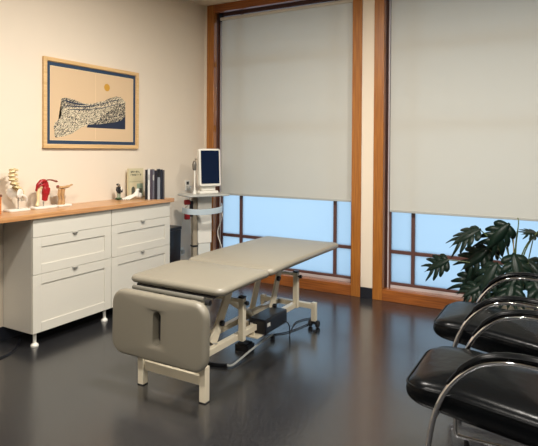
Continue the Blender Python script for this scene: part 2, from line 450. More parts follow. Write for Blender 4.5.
flat([(-1.921, 1.798), (-1.875, 1.806), (-1.8, 1.798), (-1.74, 1.781), (-1.78, 1.765), (-1.85, 1.745), (-1.921, 1.71)], .01365, 7)
# dark furrow lines along the slopes
def furrow(pts, w):
    n = len(pts)
    for i in range(n-1):
        (a, b), (c, d) = pts[i], pts[i+1]
        flat([(a, b-w*(i > 0)), (c, d-w*(i < n-2)), (c, d), (a, b)], .0140, 4)
furrow([(-1.92, 1.735), (-1.82, 1.75), (-1.70, 1.752), (-1.60, 1.768), (-1.50, 1.79)], .010)
furrow([(-1.92, 1.790), (-1.86, 1.785), (-1.80, 1.775), (-1.72, 1.772), (-1.66, 1.770)], .014)
furrow([(-1.60, 1.776), (-1.50, 1.79), (-1.42, 1.815), (-1.34, 1.835), (-1.28, 1.83)], .007)
furrow([(-1.92, 1.70), (-1.80, 1.722), (-1.68, 1.728), (-1.5, 1.755), (-1.35, 1.795), (-1.24, 1.80)], .007)
flat([(-1.444+.033*math.cos(2*PI*k/32), 1.936+.033*math.sin(2*PI*k/32)) for k in range(32)], .0135, 5)
# light crease down the paper and pencilled signature
flat([(-1.574, Z0+.075), (-1.571, Z0+.075), (-1.571, Z1-.075), (-1.574, Z1-.075)], .01345, 6)
bmesh.ops.triangulate(bm, faces=[f for f in bm.faces if len(f.verts) > 4])
obj('print', bm, [M['paper'], M['navy'], M['lino'], M['ink'], M['ink'], M['ochre'], mat('paper_crease', srgb(232, 206, 164), .8), M['lino_dark']], fp)

# ------------------------------------------------------------------ things on the worktop
WZ = .942
# lumbar spine and pelvis model
t = thing('spine_model', 'ivory lumbar spine and pelvis model on a white stand', 'anatomical model', (.10, -2.37, WZ))
bm = B(); pad(bm, .10, .17, .014, .02, .004, fn=lambda x, y, z: (x, y-.005, z+.007)); obj('base', bm, M['plastic'], t)
bm = B(); tube(bm, [(0, .005, .013), (0, .005, .115)], .004, 8); obj('support_rod', bm, M['steel'], t)
path = catmull([(0, .0, .135), (.0, -.012, .165), (0, -.035, .20), (0, -.052, .235), (0, -.052, .268), (0, -.045, .300)], 2)
for i in range(6):
    p = Vector(catmull([(0, .022, .150), (0, -.004, .172), (0, -.030, .205), (0, -.044, .240), (0, -.048, .268), (0, -.046, .300)], 1)[i]) if False else Vector([(0, .012, .150), (0, -.012, .176), (0, -.030, .205), (0, -.042, .236), (0, -.046, .266), (0, -.042, .296)][i])
    tl = Matrix.Rotation(R([-38, -30, -20, -8, 2, 10][i]), 3, 'X')
    bm = B(); lathe(bm, [(.024, -.011), (.020, -.006), (.019, 0), (.020, .006), (.024, .011)], p, 16, axis=tl)
    for s in (-1, 1):
        q = tl @ Vector((s*.036, .020, .002)); tube(bm, [p+tl @ Vector((s*.012, .012, 0)), p+q], [.008, .005], 6)
    tube(bm, [p+tl @ Vector((0, .014, 0)), p+tl @ Vector((0, .046, -.010))], [.010, .006], 6)
    v = obj('vertebra', bm, M['bone'], t)
    if i:
        bm = B(); lathe(bm, [(.022, -.004), (.0235, 0), (.022, .004)], p-tl @ Vector((0, 0, .014)), 14, axis=tl); obj('disc', bm, M['disc'], t)
bm = B()
for s in (-1, 1):
    rot = Matrix.Rotation(R(s*28), 3, 'Z') @ Matrix.Rotation(R(-24), 3, 'X')
    blob(bm, (s*.045, -.012, .128), .010, .042, .036, rot, bump=.12)
    tube(bm, [(s*.050, .005, .118), (s*.046, .028, .098), (s*.028, .035, .078), (s*.006, .024, .074)], [.011, .009, .008, .007], 8, smooth=4)
    tube(bm, [(s*.040, .020, .100), (s*.034, .048, .092), (s*.030, .050, .066)], [.009, .008, .006], 8, smooth=4)
obj('pelvis', bm, M['plastic'], t)
bm = B(); tube(bm, [(0, .018, .142), (0, .042, .118), (0, .050, .088), (0, .042, .070)], [.022, .018, .010, .004], 10, smooth=4, flat=.5); obj('sacrum', bm, M['bone'], t)

# shoulder model: red muscle over ivory humerus, brown blade bone sticking out sideways
t = thing('shoulder_model', 'red muscled shoulder joint model beside the spine model', 'anatomical model', (.10, -2.165, WZ))
bm = B(); pad(bm, .10, .20, .016, .02, .004, fn=lambda x, y, z: (x, y+.01, z+.008)); obj('base', bm, M['plastic'], t)
bm = B(); tube(bm, [(.0, .012, .015), (0, .010, .05)], .004, 8); obj('support_rod', bm, M['steel'], t)
bm = B(); blob(bm, (0, -.020, .165), .022, .026, .024); tube(bm, [(0, -.022, .165), (0, -.036, .12), (0, -.034, .07), (0, -.042, .032)], [.016, .012, .010, .013], 12, smooth=4)
blob(bm, (0, -.042, .028), .015, .015, .010)
obj('humerus', bm, M['bone'], t)
bm = B()
tube(bm, [(0.012, -.060, .135), (.018, -.055, .175), (.018, -.025, .204), (.012, .015, .205), (.006, .030, .18)], [.009, .014, .018, .016, .012], 12, smooth=5, flat=.8)
tube(bm, [(.015, .022, .195), (.018, .026, .15), (.014, .018, .10), (.008, .014, .055)], [.016, .026, .021, .007], 14, smooth=5)
tube(bm, [(.016, -.002, .200), (.020, .006, .15), (.014, .004, .10), (.008, .008, .06)], [.012, .018, .013, .005], 12, smooth=5)
tube(bm, [(.02, -.050, .16), (.022, -.02, .178), (.02, .02, .165)], [.006, .01, .008], 10, smooth=5)
obj('muscle', bm, M['redm'], t)
bm = B(); tube(bm, [(0, .018, .205), (.0, .045, .212), (.0, .085, .210), (0, .122, .198), (0, .132, .200)], [.005, .006, .007, .008, .009], 10, smooth=4, flat=.9); obj('collar_bone', bm, M['brownm'], t)
bm = B(); tube(bm, [(-.004, .0, .19), (-.004, .025, .20), (-.002, .04, .196)], [.013, .014, .008], 10, smooth=4, flat=.7); obj('shoulder_blade', bm, M['plastic'], t)

# knee / foot style joint model
t = thing('joint_model', 'tan joint model with a flat pointed top, right of the red shoulder model', 'anatomical model', (.10, -1.985, WZ))
bm = B(); pad(bm, .09, .13, .014, .02, .004, fn=lambda x, y, z: (x, y+.005, z+.007)); obj('base', bm, M['plastic'], t)
bm = B()
for yy, x_ in ((-.026, 0), (-.004, .010), (.014, -.006)):
    tube(bm, [(x_, yy, .012), (x_, yy+.004, .05), (x_, yy-.002, .09), (x_, yy+.004, .135)], [.014, .010, .013, .015], 10, smooth=4)
obj('bones', bm, M['tan'], t)
bm = B()
tube(bm, [(0, -.040, .147), (0, -.010, .148), (0, .030, .148), (0, .065, .156), (0, .098, .166)], [.018, .024, .022, .014, .003], 12, smooth=5, flat=.45)
obj('top_plate', bm, M['tan'], t)
bm = B(); blob(bm, (0, -.040, .158), .014, .012, .010); obj('knob', bm, M['brownm'], t)

# small wooden box at the frame's left edge
t = thing('wooden_box', 'small orange-brown wooden box at the worktop end left of the spine model', 'box', (.14, -2.602, WZ))
bx('body', (-.05, .05, -.05, .05, 0, .118), wood('orange_wood', srgb(206, 128, 62), srgb(176, 96, 44), 1), t, bevel=.004)
bx('lid', (-.053, .053, -.053, .053, .119, .135), wood('brown_wood', srgb(120, 66, 36), srgb(94, 48, 26), 1), t, bevel=.003)

# little figurine: black and white bird-like figure on green base
t = thing('figurine', 'tiny black and white standing figurine on a dark green base', 'figurine', (.10, -1.385, WZ))
bm = B(); blob(bm, (0, 0, .012), .030, .030, .012, bump=.1); obj('base', bm, mat('moss_green', srgb(52, 76, 44), .6), t)
bm = B()
for s in (-1, 1): tube(bm, [(0, s*.010, .018), (0, s*.011, .066)], [.008, .010], 10)
obj('legs', bm, mat('pale_green_grey', srgb(150, 160, 140), .5), t)
bm = B(); tube(bm, [(0, 0, .060), (0, 0, .082), (0, -.002, .105), (0, -.004, .118)], [.018, .024, .022, .012], 14, smooth=4)
for s in (-1, 1): tube(bm, [(0, s*.020, .108), (.008, s*.028, .088), (.014, s*.022, .068)], [.008, .008, .006], 8, smooth=3)
obj('body', bm, M['black'], t)
bm = B(); blob(bm, (.006, -.006, .130), .013, .013, .014); obj('head', bm, mat('grey_brown_head', srgb(120, 108, 92), .5), t)
bm = B(); blob(bm, (-.002, -.008, .138), .014, .015, .010); obj('cap', bm, M['black'], t)
bm = B(); blob(bm, (.018, .010, .100), .008, .012, .018); obj('chest_patch', bm, M['pagew'], t)

# white foot skeleton lying on the worktop
t = thing('foot_skeleton', 'white foot skeleton model lying in front of the cream book', 'anatomical model', (.155, -1.262, WZ))
bm = B()
for k in range(5):
    o_ = -.022+k*.011
    tube(bm, [(o_*.6, .02, .034), (o_*1.1, -.03, .026), (o_*1.4, -.075, .013), (o_*1.5, -.112+abs(k-1)*.006, .007)], [.012, .009, .008, .007], 8, smooth=4)
obj('toe_bones', bm, M['plastic'], t)
bm = B(); blob(bm, (0, .035, .034), .030, .034, .030, bump=.15); blob(bm, (0, .076, .028), .022, .030, .028, bump=.15)
obj('heel_bone', bm, M['plastic'], t)
bm = B(); blob(bm, (0, .045, .058), .020, .022, .020, bump=.1); tube(bm, [(0, .045, .06), (0, .050, .082)], [.015, .017], 10)
blob(bm, (0, .052, .084), .018, .018, .010); obj('ankle_bone', bm, M['plastic'], t)

# cream paperback leaning upright against the wall
t = thing('book', 'cream paperback standing face out with dark title lines and an arched doorway picture', 'book', (.055, -1.13, WZ))
bx('pages', (-.010, .004, -.094, .092, .002, .270), M['pagew'], t, bevel=0)
bm = B()
box(bm, .0045, .006, -.096, .094, 0, .273, 0); box(bm, -.012, -.0105, -.096, .094, 0, .273, 0); box(bm, -.012, .006, -.098, -.0955, 0, .273, 0)
def ff(y0, y1, z0, z1, mi, x=.0064): bm.faces.new([bm.verts.new(p) for p in ((x, y0, z0), (x, y1, z0), (x, y1, z1), (x, y0, z1))]).material_index = mi
rnd = random.Random(3)
for (zz, hh, n_, ex) in ((.232, .018, 7, .052), (.205, .020, 8, .070)):
    y = -.070
    for k in range(n_):
        w_ = (ex+.070)/n_
        ff(y, y+w_*.24, zz, zz+hh, 1)
        ff(y, y+w_*.70, zz+(hh-.004)*rnd.choice((0, .5, 1)), zz+(hh-.004)*rnd.choice((0, .5, 1))+.005, 1, .0066)
        if rnd.random() < .5: ff(y+w_*.52, y+w_*.74, zz, zz+hh*.9, 1)
        y += w_
ff(-.09, .090, .150, .1525, 2); ff(.010, .088, .02, .130, 3); ff(-.078, .004, .02, .140, 4)
pts = [(.0066, -.060, .02), (.0066, -.016, .02), (.0066, -.016, .080)]+[(.0066, -.038+.022*math.cos(a*PI/8), .080+.026*math.sin(a*PI/8)) for a in range(1, 8)]+[(.0066, -.060, .080)]
bm.faces.new([bm.verts.new(p) for p in pts]).material_index = 1
ff(.030, .075, .035, .085, 1, .0066)
obj('cover', bm, [M['cover'], M['dgrey'], M['umber'], M['sage'], mat('pale_print', srgb(214, 200, 164), .5)], t)

# row of slim ring binders / magazines, spines out
cols = [('black spined', srgb(20, 22, 28), .020), ('white', srgb(206, 208, 206), .020), ('dark plum', srgb(70, 62, 74), .018), ('slate grey', srgb(96, 96, 106), .018), ('black', srgb(24, 22, 34), .022), ('mid grey', srgb(124, 130, 138), .026), ('navy', srgb(26, 30, 44), .020), ('charcoal', srgb(74, 70, 72), .016)]
names_ = ['black folder nearest the cream book', 'white folder between the black and plum ones', 'dark plum folder, third from the cream book', 'slate grey folder, fourth from the cream book',
          'black folder in the middle of the upright row', 'broad mid grey folder with a black cap label', 'navy folder, second from the far end', 'thin charcoal folder at the far end of the row']
U = Vector((.70, .714, 0)); y = 0
for i, (nm, c_, th) in enumerate(cols):
    t = thing('folder', names_[i], 'folder', tuple(Vector((.197, -1.158, WZ))+U*(y+th/2)), R(-45.6), 'folders standing upright on the worktop')
    h_ = [.268, .275, .270, .272, .262, .275, .270, .264][i]
    mm = mat('folder_'+nm.replace(' ', '_'), c_, .4)
    bx('cover', [(-.030, .095, -th/2+.0004, -th/2+.0024, 0, h_), (-.030, .095, th/2-.0024, th/2-.0004, 0, h_), (.092, .095, -th/2+.0004, th/2-.0004, 0, h_)], mm, t, bevel=.0006)
    bx('pages', (-.026, .0915, -th/2+.0026, th/2-.0026, .003, h_-.006), M['pagew'], t, bevel=0)
    if i == 5: bx('spine_label', (.0951, .0957, -th/2+.001, th/2-.001, h_-.075, h_-.003), M['black'], t, bevel=0)
    elif i in (1, 3): bx('spine_label', (.0951, .0957, -th/2+.003, th/2-.003, h_-.10, h_-.05), M['greyp'], t, bevel=0)
    y += th+.0015

# ------------------------------------------------------------------ treatment table
TX = 1.59
t = thing('treatment_table', 'taupe padded electric treatment table on a cream steel frame', 'treatment table', (0, 0, 0))
# mid cushion: near end z .605, hinge .63
def mapmid(x, y, z):
    f = (y+.275)/.55
    return (1.57+x, -2.125+y, .600+.013*f+z-.014*math.exp(-(.2775-y)/.07))
bm = B(); pad(bm, .705, .555, .044, .055, .024, crown=.008, fn=mapmid); obj('seat_cushion', bm, M['vinyl'], t)
def mapback(x, y, z):
    f = (y+.575)/1.15
    return (1.57+x, -1.268+y, .613-.006*f+z-.014*math.exp(-(y+.5725)/.07))
bm = B(); pad(bm, .705, 1.145, .046, .05, .024, crown=.006, fn=mapback); obj('back_cushion', bm, M['vinyl'], t)
def maphead(x, y, z):   # x across, y up, z out towards camera
    return (1.560+x, -2.505-z+.02*y, .383+y)
bm = B(); pad(bm, .690, .378, .062, .085, .026, crown=.006, fn=maphead, slot=(.004, .004, .058, .19))
hd = obj('head_cushion', bm, M['vinyl'], t)
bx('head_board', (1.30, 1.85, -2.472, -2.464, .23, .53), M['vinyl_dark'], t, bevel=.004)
bx('slot_lining', [(1.556, 1.580, -2.482, -2.474, .28, .42)], M['cream'], t, bevel=.001)
bm = B(); tube(bm, [(1.325, -2.462, .577), (1.845, -2.462, .577)], .013, 12)
obj('hinge_bar', bm, mat('grey_green_metal', srgb(118, 117, 110), .3, metal=.4), t)
for s, x in ((1, 1.866),):
    bm = B(); ax = Matrix.Rotation(R(90), 3, 'Y'); lathe(bm, [(.015, -.014), (.016, 0), (.015, .014)], (x, -2.455, .560), 14, axis=ax)
    obj('hinge_knob', bm, M['black'], t)
# under boards
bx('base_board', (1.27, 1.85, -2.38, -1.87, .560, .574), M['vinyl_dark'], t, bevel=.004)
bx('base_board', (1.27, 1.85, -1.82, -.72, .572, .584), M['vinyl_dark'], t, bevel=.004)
# top steel frame
def parts(name, bars, m=M['cream'], w=.04, h=.04, bev=.003):
    bm = B()
    for q in bars: bar(bm, q[0], q[1], *(q[2:] if len(q) > 2 else (w, h)))
    return obj(name, bm, m, t, bevel=bev)
parts('top_rail', [((1.46, -2.36, .508), (1.46, -1.0, .508))], w=.03, h=.035)
parts('top_rail', [((1.69, -2.36, .508), (1.69, -1.0, .508))], w=.03, h=.035)
parts('top_cross_bar', [((1.34, -2.36, .508), (1.78, -2.38, .508))], w=.03, h=.03)
parts('top_cross_bar', [((1.44, -1.84, .50), (1.69, -1.84, .50))], w=.03, h=.03)
parts('top_cross_bar', [((1.44, -1.03, .50), (1.69, -1.03, .50))], w=.03, h=.03)
# base frame
parts('base_rail', [((1.50, -2.40, .165), (1.50, -1.0, .165))], w=.04, h=.04)
parts('base_rail', [((1.675, -2.40, .165), (1.675, -1.0, .165))], w=.04, h=.04)
parts('near_cross_bar', [((1.40, -2.43, .118), (1.80, -2.43, .118), .035, .055)])
parts('near_upper_bar', [((1.38, -2.41, .165), (1.82, -2.41, .165), .03, .04)])
parts('far_cross_bar', [((1.345, -1.0, .165), (1.835, -1.0, .165))], w=.04, h=.04)
parts('middle_cross_bar', [((1.50, -1.62, .165), (1.675, -1.62, .165))], w=.04, h=.03)
parts('leg', [((1.375, -2.435, .004), (1.375, -2.435, .20), .042, .042, (0, 1, 0))])
parts('leg', [((1.828, -2.435, .004), (1.828, -2.435, .20), .042, .042, (0, 1, 0))])
for x in (1.375, 1.828): bx('foot_pad', (x-.022, x+.022, -2.457, -2.413, 0, .006), M['rubber'], t, bevel=.001)
for x in (1.365, 1.828):
    parts('leg', [((x, -1.0, .05), (x, -1.0, .195), .038, .038, (0, 1, 0))])
    ax = Matrix.Rotation(R(90), 3, 'Y')
    for s in (-1, 1):
        bm = B(); lathe(bm, [(.010, -.011), (.024, -.011), (.028, -.006), (.028, .006), (.024, .011), (.010, .011)], (x+s*.031, -1.0, .028), 20, axis=ax)
        obj('castor_wheel', bm, M['rubber'], t)
    bm = B(); tube(bm, [(x-.022, -1.0, .028), (x+.022, -1.0, .028)], .007, 8); tube(bm, [(x, -1.0, .028), (x, -1.0, .055)], .010, 8); obj('castor_fork', bm, M['black'], t)
# uprights with black caps and clamp knobs
for (x, y) in ((1.715, -1.875), (1.690, -1.045)):
    parts('upright', [((x, y, .145), (x, y, .425), .038, .038, (0, 1, 0))])
    bx('cap', (x-.021, x+.021, y-.021, y+.021, .425, .437), M['black'], t, bevel=.003)
    bm = B(); ax = Matrix.Rotation(R(90), 3, 'Y'); lathe(bm, [(.006, 0), (.006, .012), (.014, .012), (.015, .026), (.011, .030)], (x+.019, y, .395), 12, axis=ax)
    obj('clamp_knob', bm, M['black'], t)
parts('support_arm', [((1.46, -1.875, .405), (1.696, -1.875, .405))], w=.022, h=.022)
parts('support_arm', [((1.46, -1.045, .41), (1.671, -1.045, .41))], w=.022, h=.022)
# lifting arms
for x in (1.475, 1.640):
    parts('lifting_arm', [((x, -2.10, .18), (x, -1.90, .50), .016, .075)])
    parts('lifting_arm', [((x, -1.36, .18), (x, -1.22, .50), .016, .065)])
for (a, b) in (((-2.10, .18)), ((-1.90, .50)), ((-1.36, .18)), ((-1.22, .50))):
    bm = B(); tube(bm, [(1.44, a, b), (1.675, a, b)], .011, 10); obj('pivot_pin', bm, M['steel'], t)
for (y, z) in ((-1.275, .42), (-1.335, .225), (-2.02, .29)):
    bm = B(); ax = Matrix.Rotation(R(90), 3, 'Y'); lathe(bm, [(.018, 0), (.020, .012), (.016, .022)], (1.648, y, z), 12, axis=ax); obj('pivot_knob', bm, M['black'], t)
# lifting actuator (steel rod inside black sleeve)
bm = B(); tube(bm, [(1.56, -1.52, .20), (1.56, -1.94, .46)], .022, 14); obj('actuator_sleeve', bm, M['cream'], t)
bm = B(); tube(bm, [(1.56, -1.36, .20), (1.56, -1.52, .20)], .028, 14); obj('actuator_motor', bm, M['cream'], t)
# motor control box
cb = bx('control_box', (1.625, 1.765, -1.655, -1.335, .120, .222), M['black'], t, bevel=.010, seg=3)
bx('box_sticker', (1.642, 1.662, -1.6562, -1.6552, .165, .190), M['plastic'], cb, bevel=0)
bx('box_sticker', (1.7652, 1.7662, -1.630, -1.590, .170, .195), M['plastic'], cb, bevel=0)
bx('box_bracket', (1.60, 1.74, -1.72, -1.36, .110, .120), M['cream'], t, bevel=.002)
bx('box_hanger', (1.655, 1.70, -1.70, -1.69, .12, .147), M['cream'], t, bevel=.001)
bm = B(); tube(bm, [(1.765, -1.40, .15), (1.79, -1.36, .12), (1.785, -1.33, .03), (1.73, -1.22, .006), (1.66, -.98, .006), (1.72, -.83, .006), (1.765, -.90, .006), (1.74, -1.10, .006), (1.70, -1.24, .006), (1.63, -1.34, .006), (1.58, -1.46, .03)], .004, 8, smooth=8)
obj('power_cable', bm, M['black'], t)

# foot switch on the floor with its rod pedal
t = thing('foot_switch', 'black foot switch box on the floor under the control box', 'foot switch', (1.60, -1.66, 0), R(0))
bx('housing', (-.055, .055, -.045, .045, 0, .040), M['black'], t, bevel=.006)
bx('pedal', (-.040, .040, -.038, .038, .0405, .048), M['rubber'], t, bevel=.003)
t = thing('foot_bar', 'thin foot control bar on the floor with a black end', 'foot control', (0, 0, 0))
bm = B(); tube(bm, [(1.66, -1.98, .012), (1.70, -1.96, .012), (1.69, -1.74, .025), (1.685, -1.56, .035), (1.68, -1.40, .035)], .007, 10, smooth=5); obj('rod', bm, M['greyp'], t)
bm = B(); tube(bm, [(1.44, -2.00, .011), (1.52, -2.02, .011), (1.60, -2.01, .011), (1.67, -1.98, .011)], .011, 10, smooth=5); obj('grip', bm, M['black'], t)
bx('stand_foot', (1.665, 1.695, -1.41, -1.39, 0, .033), M['black'], t, bevel=.002)

# ------------------------------------------------------------------ chairs
def make_chair(label):
    t = thing('armchair', label, 'chair', (0, 0, 0), 0, 'black leather armchairs facing the table')
    W = .295
    # seat: local x to the back, y across; front edge at x=-.10, slopes to the rear
    def ms(x, y, z):
        f = (x+.29)/.58
        fr = max(0, 1-f*3.2)
        return (x*1.035+.195, y*(1-.05*fr), .448-.075*f-.022*fr**2+z*(1.0-.25*fr))
    bm = B(); pad(bm, .60, .52, .125, .095, .054, crown=.024, fn=ms); st = obj('seat', bm, M['leather'], t)
    bm = B(); pl = []
    for x, y in rrect(.592, .512, .09): pl.append(ms(x, y, .036))
    tube(bm, pl, .0045, 6, closed=True); obj('piping', bm, M['leather'], st)
    bm = B(); bar(bm, (.03, 0, .392), (.44, 0, .338), .40, .02); obj('seat_board', bm, M['black'], t, bevel=.006)
    # backrest
    def mb(x, y, z):   # x up, y across, z thickness toward the sitter (-x)
        f = (x+.24)/.48
        return (.555+.10*f-z+.02*math.sin(f*PI), y, .630+x)
    bm = B(); pad(bm, .50, .50, .095, .075, .032, crown=.012, fn=mb, welt=.004); bk = obj('backrest', bm, M['leather'], t)
    for s in (-1, 1):
        bm = B()
        tube(bm, [(.62, s*W, .034), (.45, s*W, .034), (.10, s*W, .034), (.028, s*W, .034), (.010, s*W, .037), (.002, s*W, .052), (0, s*W, .085), (.000, s*W, .18), (.006, s*W, .28), (.028, s*W, .40), (.070, s*W, .50),
                  (.125, s*W, .570), (.190, s*W, .620), (.265, s*W, .642), (.35, s*W, .646), (.44, s*W, .634), (.53, s*W, .600), (.60, s*W*.99, .545), (.635, s*W*.98, .48), (.64, s*W*.97, .38)], .0108, 12, smooth=5)
        obj('arm_tube', bm, M['chrome'], t)
        for gx in (.05, .58):
            bm = B(); lathe(bm, [(.012, 0), (.013, .004), (.010, .024)], (gx, s*W, 0), 14); obj('glide', bm, M['rubber'], t)
        bm = B(); tube(bm, [(.072, s*W, .526), (.120, s*W, .590), (.184, s*W, .640), (.265, s*W, .666), (.35, s*W, .671), (.44, s*W, .660), (.50, s*W, .638)], [.010, .019, .020, .020, .020, .020, .014], 12, smooth=5, flat=.62)
        obj('arm_pad', bm, M['leather'], t)
    bm = B(); tube(bm, [(.62, -W, .034), (.62, W, .034)], .0125, 12); obj('rear_floor_tube', bm, M['chrome'], t)
    bm = B(); tube(bm, [(.635, -W*.98, .47), (.635, W*.98, .47)], .0125, 12); obj('back_cross_tube', bm, M['chrome'], t)
    bm = B(); tube(bm, [(.03, -W, .40), (.03, W, .40)], .0125, 12); obj('front_cross_tube', bm, M['chrome'], t)
    bm = B(); tube(bm, [(.42, -.2, .335), (.42, .2, .335)], .0125, 12)
    for s in (-1, 1): tube(bm, [(.05, s*.19, .385), (.42, s*.19, .335), (.64, s*W*.97, .38)], .010, 10)
    obj('seat_frame', bm, M['chrome'], t)
    return t
ch = make_chair('black leather and chrome armchair nearest the camera, cut off by the frame corner')
ch.location = (3.105, -2.445, 0)
c2 = copy_tree(ch); c2.location = (3.035, -1.635, 0)
c2['label'] = 'black leather and chrome armchair beside the monstera, farther from the camera'

# ------------------------------------------------------------------ monstera
pl = thing('potted_monstera', 'monstera plant with split dark leaves in front of the right window', 'plant', (3.22, -.46, 0))
P0 = Vector((3.22, -.46, 0))
bm = B(); lathe(bm, [(.095, 0), (.10, .008), (.135, .25), (.142, .258), (.142, .272), (.130, .272), (.126, .245)], n=36); obj('pot', bm, M['pot'], pl)
bm = B(); lathe(bm, [(.126, .236), (.126, .246), (.06, .25), (.001, .252)], n=28); obj('soil', bm, M['soil'], pl)

def leaf(tipdir, normal, size, base, wide=.46, fingers=4, droop=.5, seed=0):
    """split monstera leaf: a blade strip along the midrib with curved fingers to either side"""
    rn = random.Random(seed)
    d = Vector(tipdir).normalized(); nrm = Vector(normal); s = d.cross(nrm).normalized(); n = s.cross(d).normalized()
    if n.z < 0 and abs(n.z) > .2: n = -n
    base = Vector(base); bm = B()
    def P(u, v, lift=0):   # u along midrib 0..1, v across (units of size)
        z = -droop*size*(.55*u*u+.9*v*v) + lift
        return base+d*(u*size)+s*(v*size)+n*z
    def halfw(u): return wide*math.sin(PI*min(1, max(0, (u+.14)/1.16))**.8)**.8
    core = []; K = 10
    for k in range(K+1):
        u = -.06+1.04*k/K
        cw = .15*math.sin(PI*min(1, (k+.6)/(K+.8)))+.01
        core.append((bm.verts.new(P(u, -cw)), bm.verts.new(P(u, 0, .012*size)), bm.verts.new(P(u, cw))))
    for a, b in zip(core, core[1:]):
        bm.faces.new((a[0], a[1], b[1], b[0])); bm.faces.new((a[1], a[2], b[2], b[1]))
    for side in (-1, 1):
        for k in range(fingers):
            u0 = -.02+.86*k/fingers; fw = .86/fingers*rn.uniform(.76, .88)
            L = halfw(u0+.08)*rn.uniform(.95, 1.2)
            sweep = .02+.40*(k/(fingers-1))
            prev = None; S = 6
            for j in range(S+1):
                f = j/S; v = .05+(L-.05)*f
                uc = u0+fw/2+sweep*f*f*.8 + .10*f
                wid = fw*(.50+.12*math.sin(PI*f)+.10*f)*(1 if f < .72 else math.sqrt(max(.02, 1-((f-.72)/.29)**2)))
                a = bm.verts.new(P(uc-wid, side*v)); b = bm.verts.new(P(uc+wid, side*v))
                if prev: bm.faces.new((prev[0], prev[1], b, a))
                prev = (a, b)
    tp = bm.verts.new(P(1.10, 0)); bm.faces.new((core[-1][0], core[-1][1], tp)); bm.faces.new((core[-1][1], core[-1][2], tp))
    me = bpy.data.meshes.new('leaf'); bm.to_mesh(me); bm.free(); me.materials.append(M['leaf'])
    for p in me.polygons: p.use_smooth = True
    o = bpy.data.objects.new('leaf', me); C.objects.link(o)
    sm = o.modifiers.new('Solid', 'SOLIDIFY'); sm.thickness = .0012; sm.offset = 0
    return o

# leaf list: attachment point (world), tip direction, plane normal, size
LV = [((2.735, -.45, .528), (-.86, -.1, -.42), (.1, -.75, .65), .20, .50),
      ((2.975, -.52, .800), (-.92, -.2, -.42), (.1, -.55, .83), .235, .44),
      ((3.175, -.50, .850), (-.55, -.3, -.72), (.35, -.75, .5), .24, .44),
      ((3.03, -.44, .64), (-.75, -.2, -.60), (.2, -.75, .6), .25, .46),
      ((3.10, -.56, .56), (-.45, -.4, -.75), (-.3, -.8, .5), .25, .46),
      ((2.96, -.42, .46), (-.55, -.3, -.75), (.4, -.8, .4), .23, .46),
      ((3.02, -.58, .40), (-.80, -.3, -.45), (.2, -.6, .75), .18, .46),
      ((3.22, -.55, .64), (.25, -.5, -.70), (.2, -.7, .65), .25, .50),
      ((3.30, -.42, .58), (.75, -.3, -.45), (0, -.6, .8), .24, .48),
      ((3.36, -.46, .80), (-.35, -.4, .05), (.1, -.6, .8), .12, .5),
      ((3.40, -.50, .85), (.70, -.3, -.40), (0, -.6, .8), .22, .48),
      ((3.22, -.62, .46), (-.10, -.7, -.55), (0, -.6, .8), .20, .50),
      ((3.36, -.60, .48), (.50, -.5, -.55), (.1, -.6, .8), .22, .50),
      ((3.12, -.36, .72), (-.70, .1, -.5), (.1, -.7, .7), .22, .46),
      ((3.06, -.62, .30), (-.55, -.3, -.45), (.1, -.7, .7), .16, .50),
      ((3.30, -.34, .44), (.5, .1, -.5), (0, -.7, .7), .2, .5),
      ((3.14, -.40, .42), (-.3, -.2, -.8), (.3, -.8, .5), .19, .5)]
for i, (b_, td, nm, sz, wd) in enumerate(LV):
    l = leaf(td, nm, sz, Vector(b_)-P0, wd, seed=i, droop=.35+.25*(i % 3)/2); l.parent = pl
    bb = Vector(b_)-P0; a = 2*PI*i/len(LV); r0 = Vector((.035*math.cos(a), .035*math.sin(a), .245))
    mid = r0.lerp(bb, .55)+Vector((0, 0, .06+.08*bb.length))
    bm = B(); tube(bm, [r0, r0.lerp(mid, .5)+Vector((0, 0, .03)), mid, bb+Vector((0, 0, .004))], [.0055, .005, .0045, .003], 6, smooth=4)
    obj('leaf_stalk', bm, M['stem'], pl)
# bare new shoots and a main stem
for q in ([(0, 0, .245), (.0, .0, .5), (.005, -.01, .7), (.02, .0, .86), (.012, .01, .90)], [(.01, 0, .245), (-.03, 0, .50), (-.055, 0, .70), (-.06, .0, .82)], [(.02, .01, .245), (.06, 0, .42), (.09, 0, .60), (.12, .0, .76)]):
    bm = B(); tube(bm, q, [.007, .006, .004, .003], 8, smooth=4); obj('stem', bm, M['stem'], pl)
bx('stake', (-.012, -.006, -.035, -.029, .24, .78), wood('bamboo', srgb(150, 130, 80), srgb(130, 110, 66), 2), pl, bevel=.001)

